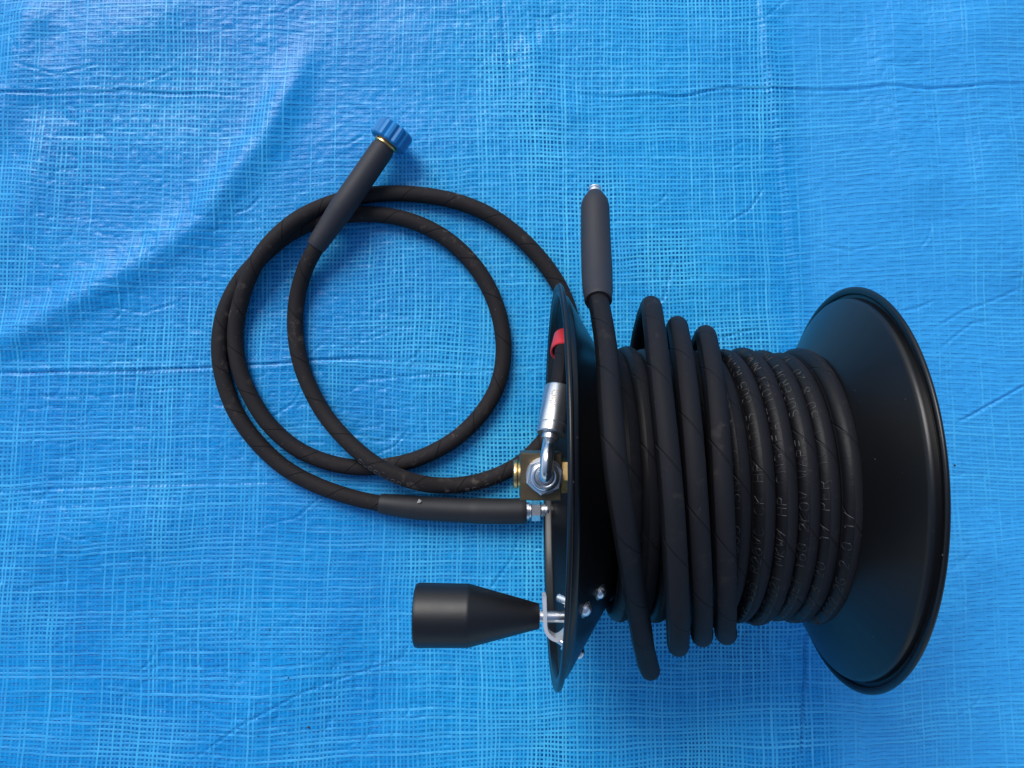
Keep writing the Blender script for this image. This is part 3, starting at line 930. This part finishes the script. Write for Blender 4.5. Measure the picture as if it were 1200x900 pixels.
LP = [  # x, y in metres, height of the hose centre above the sheet
    (-0.1750, 0.1889, .0300), (-0.1859, 0.1748, .0270), (-0.1961, 0.1590, .0235), (-0.2097, 0.1375, .0170), (-0.2201, 0.1096, .0100), (-0.2230, 0.0789, .0085), (-0.2193, 0.0473, .0085), (-0.2093, 0.0174, .0090), (-0.1919, -0.0133, .0120), (-0.1676, -0.0400, .0190), (-0.1424, -0.0604, .0245), (-0.1182, -0.0740, .0250),
    (-0.0930, -0.0831, .0200), (-0.0651, -0.0865, .0120), (-0.0364, -0.0833, .0088), (-0.0084, -0.0737, .0085), (0.0144, -0.0598, .0082), (0.0355, -0.0380, .0060), (0.0514, -0.0125, .0050), (0.0601, 0.0174, .0075), (0.0645, 0.0499, .0085), (0.0610, 0.0860, .0085), (0.0487, 0.1186, .0085), (0.0285, 0.1477, .0085), (0.0021, 0.1743, .0085), (-0.0279, 0.1946, .0085), (-0.0614, 0.2070, .0085), (-0.0984, 0.2132, .0085), (-0.1337, 0.2141, .0085), (-0.1671, 0.2095, .0092),
    (-0.1959, 0.1986, .0140), (-0.2201, 0.1829, .0215), (-0.2431, 0.1604, .0255), (-0.2617, 0.1347, .0235), (-0.2764, 0.1046, .0150), (-0.2843, 0.0718, .0090), (-0.2816, 0.0393, .0085), (-0.2700, 0.0077, .0085), (-0.2505, -0.0230, .0085), (-0.2232, -0.0475, .0085), (-0.1907, -0.0624, .0085), (-0.1565, -0.0685, .0085), (-0.1223, -0.0659, .0085), (-0.0890, -0.0563, .0085), (-0.0575, -0.0387, .0085), (-0.0321, -0.0142, .0085), (-0.0146, 0.0156, .0085), (-0.0084, 0.0490, .0085), (-0.0120, 0.0842, .0085), (-0.0243, 0.1177, .0085), (-0.0446, 0.1469, .0085),
    (-0.0710, 0.1698, .0085), (-0.1019, 0.1849, .0085), (-0.1345, 0.1920, .0085), (-0.1689, 0.1920, .0085), (-0.2015, 0.1858, .0085), (-0.2305, 0.1716, .0085), (-0.2568, 0.1495, .0085), (-0.2804, 0.1230, .0085), (-0.2960, 0.0913, .0085), (-0.3010, 0.0578, .0085), (-0.2973, 0.0244, .0085), (-0.2848, -0.0098, .0085), (-0.2635, -0.0405, .0085), (-0.2343, -0.0676, .0090), (-0.2007, -0.0858, .0100), (-0.1654, -0.0979, .0115), (-0.1338, -0.1047, .0125), (-0.1042, -0.1081, .0128),
]
pts = []
for (x, y, h) in LP:
    pts.append((x, y, h + gz(x, y)))
pts = np.array(pts) - np.array(lead.location)
LH = 0.0083
lpath = catmull(pts, 0.003)
V, F, U = tube(lpath, (0, 0, 1), LH, 20)
link('hose', mesh('hose', V, F, uvs=U), M_LEAD, lead)
T2, N2, B2, L2 = frames(lpath, np.tile(np.array([0, 0, 1.0]), (len(lpath), 1)))


def nearest_s(x, y, h, lo=0.0, hi=1e9):
    q = np.array([x, y, h]) - np.array(lead.location)
    d = np.linalg.norm(lpath[:, :2] - q[:2], axis=1)
    d = np.where((L2 >= lo) & (L2 <= hi), d, 9)
    return float(L2[d.argmin()])


sA = nearest_s(-0.1501, -0.0555, .02, 0, 0.6)
sB = nearest_s(-0.0686, -0.0865, .012, 0, 0.6)
V, F = emboss('CLOCLJ00', lpath, N2, B2, L2, LH, sA, 0.125, 0.0042, 0.0060, 0.00024)
v, f = emboss('PJ ROLOJI', lpath, N2, B2, L2, LH, sB, 0.125, 0.0042, 0.0068, 0.00024)
off = len(V)
V += v
F += [tuple(i + off for i in q) for q in f]
lt = link('lettering', mesh('lettering', V, F), M_INK, lead)
tag(lt, 'small worn lettering on the loose hose', kind='stuff')

# upper sleeve and blue coupling nut
LO = np.array(lead.location)


def lp(x, y, h):
    return np.array([x, y, h + gz(x, y)]) - LO


A0, A1, A2 = lp(-0.1986, 0.1563, .0240), lp(-0.1644, 0.2032, .0315), lp(-0.1289, 0.2566, .0290)
sl = catmull([A0, A0 * 0.5 + A1 * 0.5, A1, A1 * 0.5 + A2 * 0.5, A2], 0.003)
el = np.linspace(0, 1, len(sl))
rad = np.interp(el, [0, 0.012, 0.03, 0.18, 0.36, 0.985, 1.0], [0.0096, 0.0101, 0.0103, 0.0112, 0.0126, 0.0122, 0.0112])
V, F, U = tube(sl, (0, 0, 1), rad, 28)
s1 = link('sleeve', mesh('sleeve', V, F, uvs=U, sharp_deg=60), M_BOOT, lead)
s1['label'] = 'grey sleeve ending in the blue coupling nut'
ad = (A2 - A1) / np.linalg.norm(A2 - A1)
V, F = lathe([(-0.002, 0.0085), (0.0008, 0.0115), (0.0014, 0.0124), (0.0028, 0.0124), (0.0034, 0.0110), (0.0042, 0.0126), (0.0056, 0.0126), (0.0060, 0.0100)], 36, origin=A2, direction=ad)
cr = link('collar', mesh('collar', V, F, sharp_deg=35), M_BRASS, lead)
nb = 14
ol = []
for k in range(nb * 6):
    a = 2 * math.pi * k / (nb * 6)
    ph = (k % 6)
    r = 0.0197 if ph in (1, 2, 3) else (0.0178 if ph in (5,) else 0.0188)
    ol.append((r * math.cos(a), r * math.sin(a)))
V, F = prism(ol, 0.0, 0.0185, 0.0014)
V = place(V, A2 + ad * 0.0046, ad, (0, 0, 1))
nut = link('coupling_nut', mesh('coupling_nut', V, F, smooth=True, sharp_deg=28), M_BLUE, lead)
nut['label'] = 'blue ribbed plastic coupling nut'

# lower sleeve and steel fitting
Bp = [lp(-0.1347, -0.1047, .0125), lp(-0.0954, -0.1090, .0132), lp(-0.0519, -0.1115, .0136), lp(-0.0084, -0.1124, .0138), lp(0.0151, -0.1119, .0138)]
sl = catmull(Bp, 0.003)
el = np.linspace(0, 1, len(sl))
rad = np.interp(el, [0, 0.01, 0.02, 0.22, 0.62, 0.66, 0.985, 1.0], [0.0096, 0.0102, 0.0104, 0.0124, 0.0124, 0.0131, 0.0132, 0.0122])
V, F, U = tube(sl, (0, 0, 1), rad, 28)
s2 = link('sleeve', mesh('sleeve', V, F, uvs=U, sharp_deg=60), M_BOOT2, lead)
s2['label'] = 'dark sleeve ending in the bare steel fitting'
bd_ = (Bp[-1] - Bp[-2]) / np.linalg.norm(Bp[-1] - Bp[-2])
V, F = lathe([(-0.002, 0.0092), (0.0026, 0.0092), (0.0030, 0.0074), (0.0060, 0.0074)], 32, origin=Bp[-1], direction=bd_)
fit = link('fitting', mesh('fitting', V, F, sharp_deg=35), M_STEEL, lead)
V, F = prism(hexagon(0.0185, 0.35), 0.0045, 0.0145, 0.0009)
V = place(V, Bp[-1], bd_, (0, 0, 1))
link('hex', mesh('hex', V, F, smooth=False), M_CHROME, fit)
prof = [(0.0144, 0.0066)]
for k in range(5):
    prof += [(0.0150 + k * 0.0014, 0.0066), (0.0157 + k * 0.0014, 0.0074)]
prof += [(0.0230, 0.0062)]
V, F = lathe(prof, 28, origin=Bp[-1], direction=bd_)
link('thread', mesh('thread', V, F, sharp_deg=25), M_STEEL, fit)
# torn flake on the lower sleeve
c = lp(-0.0934, -0.1011, .0240)
fl_v = [c + np.array(k) * 0.001 for k in [(-2.2, -1.8, 0.0), (0.2, 2.6, 0.4), (2.6, 0.4, 0.2), (1.2, -1.5, 0.9), (-0.4, 0.2, 1.2)]]
fl_v = [v + np.array([0, 0, 0.0008]) for v in fl_v]
link('torn_flake', mesh('torn_flake', fl_v, [(0, 4, 1), (1, 4, 2), (2, 4, 3), (3, 4, 0), (0, 1, 2, 3)], smooth=False), M_CHIP, s2)

# ------------------------------------------------------------------ grit on the sheet
V, F = [], []
for (x, y, s) in [(-0.2089, -0.3360, 1.5), (-0.4421, -0.3080, 1.0), (-0.2294, -0.2844, 0.9), (-0.2499, -0.2363, 0.8), (-0.1877, 0.2332, 0.8), (-0.0381, 0.3572, 0.8), (0.3634, 0.2719, 0.7), (-0.2296, 0.4095, 0.6), (0.4588, -0.0666, 1.6), (0.4031, -0.1503, 0.6)]:
    c = np.array([x, y, gz(x, y) + 0.0007])
    off = len(V)
    for k in range(6):
        d = np.array([(1, 0, 0), (-1, 0, 0), (0, 1, 0), (0, -1, 0), (0, 0, 1), (0, 0, -1)][k], float)
        V.append(c + d * s * 0.001 * random.uniform(0.6, 1.3))
    F += [tuple(i + off for i in q) for q in [(0, 2, 4), (2, 1, 4), (1, 3, 4), (3, 0, 4), (2, 0, 5), (1, 2, 5), (3, 1, 5), (0, 3, 5)]]
g = link('grit', mesh('grit', V, F, smooth=False), M_SOIL)
tag(g, 'tiny dark crumbs of grit scattered on the blue tarpaulin', 'grit', kind='stuff')
